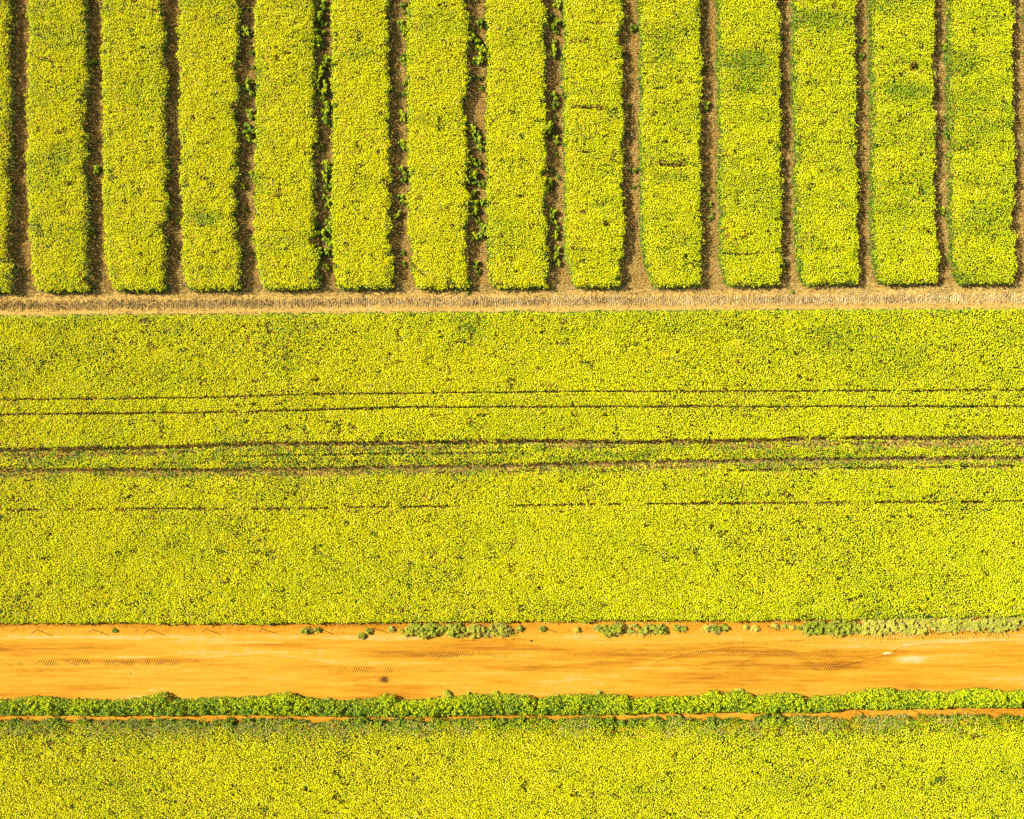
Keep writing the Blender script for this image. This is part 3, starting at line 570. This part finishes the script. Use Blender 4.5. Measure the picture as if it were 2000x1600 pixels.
# round bushes at the front of the lower field
BX = [(232, 1411, 7), (257, 1413, 10), (289, 1411, 9), (313, 1410, 9), (337, 1410, 8), (350, 1410, 7), (365, 1411, 9), (379, 1412, 7), (397, 1412, 9), (424, 1411, 9), (448, 1411, 11), (484, 1410, 11), (510, 1410, 10), (526, 1415, 8), (683, 1410, 10), (706, 1409, 13), (742, 1411, 12), (780, 1411, 13), (815, 1412, 11), (850, 1412, 12), (905, 1412, 12), (960, 1411, 11), (985, 1410, 12), (1018, 1410, 12), (1060, 1412, 9), (1100, 1410, 10), (1125, 1411, 12), (1155, 1409, 12), (1190, 1410, 13), (1215, 1411, 8), (1238, 1410, 9), (1275, 1411, 14), (1315, 1409, 15), (1390, 1408, 12), (1412, 1410, 9), (1489, 1406, 15), (1515, 1405, 12), (1555, 1407, 9), (30, 1411, 10), (110, 1412, 12), (170, 1411, 9), (1860, 1401, 9)]
for j, (px, py, r) in enumerate(BX):
    lk = 'large round' if r > 12 else ('round' if r > 9 else 'small')
    side = 'left' if px < 1000 else 'right'
    L = sorted([b[0] for b in BX if (b[0] < 1000) == (px < 1000)], key=lambda q: abs(q - 1000)); k = L.index(px) + 1
    weed(px, py, r, r * .85, .62, .30, f"{lk} green bush below the dirt strip, {big[k]} to the {side} of the picture's middle", 'bushes edging the lower field', 'bush', 'bush', [M_HEDGE, M_STRAW, M_FLOWER], fl=.10, straw=.05)

# ------------------------------------------------------------------ fence posts (thin steel pickets)
def post_mesh(h):
    g = Geo(); w = .028; t = .006
    for a in (0, 2.094, 4.189):                      # three-bladed section
        d = np.array([math.cos(a), math.sin(a), 0]); p = np.array([-d[1], d[0], 0])
        b = [d * 0 + p * t, d * w + p * t, d * w - p * t, d * 0 - p * t]
        V = [q + [0, 0, -.05] for q in b] + [q + [0, 0, h] for q in b]
        g.add(V, [[0, 1, 5, 4], [1, 2, 6, 5], [2, 3, 7, 6], [3, 0, 4, 7], [4, 5, 6, 7]], 0, .5)
    for z in (h * .3, h * .55, h * .82):             # wire notches
        V = np.array([[-.012, -.012, z], [.034, -.012, z], [.034, .012, z], [-.012, .012, z], [-.012, -.012, z + .02], [.034, -.012, z + .02], [.034, .012, z + .02], [-.012, .012, z + .02]])
        g.add(V, [[0, 1, 5, 4], [1, 2, 6, 5], [2, 3, 7, 6], [3, 0, 4, 7], [4, 5, 6, 7]], 0, .9)
    return g.mesh('fence_post', [M_STEEL])
pm = post_mesh(1.12)
PY = [(0, 1230), (300, 1229), (1064, 1225), (1500, 1222), (2000, 1219)]
near = {2: 'on bare ground, leftmost of the three clear ones', 3: 'on bare ground, second of the three clear ones', 4: 'on bare ground, third of the three clear ones', 5: 'rising from the low patch right of the three clear ones', 6: 'beside the small weed left of the long clump',
        7: 'hidden in the left part of the long shrubby clump', 8: 'standing in the bright green-centred clump', 9: 'beside the single round weed, with a clear shadow', 10: 'on the verge just left of the dense round clump', 11: 'inside the wide middle clump', 12: 'by the round green weed right of the middle', 13: 'beside the dry tuft near the long right group',
        14: 'in the greenest clump of the long right group', 15: 'in the dry clump of the long right group', 16: 'at the far right beyond the dry pale clump', 17: 'last but one at the right edge', 18: 'at the very right edge', 1: 'at the left, before the three clear ones', 0: 'second from the far left edge', -1: 'at the far left edge'}
for k in range(-1, 16):
    px = 293 + 109.6 * (k - 2) if True else 0
    if px < 0 or px > 2000: continue
    o = bpy.data.objects.new('fence_post', pm); COL.objects.link(o)
    o.location = (float(wx(px)), float(wy(ip(px, PY))), .07); o.rotation_euler = (float(RNG.normal(0, .02)), float(RNG.normal(0, .02)), float(RNG.uniform(0, 6)))
    tag(o, f"thin dark steel fence post {near[k]}", 'fence post', 'fence posts along the upper verge')
hp = post_mesh(1.4)
HPX = [(1000 + 108.5 * k) for k in range(-9, 10)]
for j, px in enumerate(HPX):
    if px < 0 or px > 2000: continue
    o = bpy.data.objects.new('fence_post', hp); COL.objects.link(o)
    o.location = (float(wx(px)), float(wy(ip(px, [(0, 1390), (1000, 1386), (2000, 1376)]))), .03); o.rotation_euler[2] = float(RNG.uniform(0, 6))
    k = j - 9
    lab = 'thin steel post standing in the hedge at the middle of the picture' if k == 0 else f"thin steel post standing in the hedge, {big[abs(k)]} {'left' if k < 0 else 'right'} of the middle one"
    tag(o, lab, 'fence post', 'fence posts inside the hedge row')

# ------------------------------------------------------------------ stones, scraps, dry tumbleweed
def stone(px, py, r, tone, label, name='stone', group=None, flat=.7):
    g = Geo(); nu, nv = 8, 5; V = []
    for i in range(nv):
        th = math.pi * i / (nv - 1)
        for j in range(nu):
            a = 2 * math.pi * j / nu; rr = r * (.75 + .5 * float(RNG.uniform()))
            V.append([rr * math.sin(th) * math.cos(a), rr * math.sin(th) * math.sin(a) * .8, r * flat * math.cos(th) + r * flat * .5])
    F = [[i * nu + j, i * nu + (j + 1) % nu, (i + 1) * nu + (j + 1) % nu, (i + 1) * nu + j] for i in range(nv - 1) for j in range(nu)]
    g.add(V, F, 0, tone); o = g.build(name, [M_STONE], loc=(float(wx(px)), float(wy(py)), .05)); tag(o, label, 'stone', group)
stone(1037, 1251, .11, .05, 'small dark stone alone on the road, below the upper verge')
stone(268, 1231, .07, .1, 'tiny dark stone on the verge left of the first clear post')
stone(467, 1231, .07, .1, 'tiny dark stone between two clear fence posts')
stone(463, 1220, .09, .95, 'small pale stone at the field edge between two clear posts')
stone(528, 1221, .09, .95, 'small pale stone at the field edge right of the third clear post')
stone(648, 1230, .07, .1, 'tiny dark stone right of the low weed patch')
stone(255, 1315, .06, .1, 'tiny dark stone below the darkest tread mark at the left')
stone(861, 1341, .05, .1, 'tiny dark pebble on the road above the hedge near the middle')
g = Geo(); n = 150; a = RNG.uniform(0, 2 * np.pi, n); q = RNG.uniform(0, .5, n)
straws(g, np.stack([np.cos(a) * q * .9, np.sin(a) * q * .55, RNG.uniform(0, .1, n)], 1), .22, .007, 0, RNG.uniform(0, 1, n), rise=.3)
o = g.build('tumbleweed', [M_TWIG], loc=(float(wx(749)), float(wy(1327)), .05)); tag(o, 'flat brown dried tumbleweed lying on the lower half of the road', 'tumbleweed')
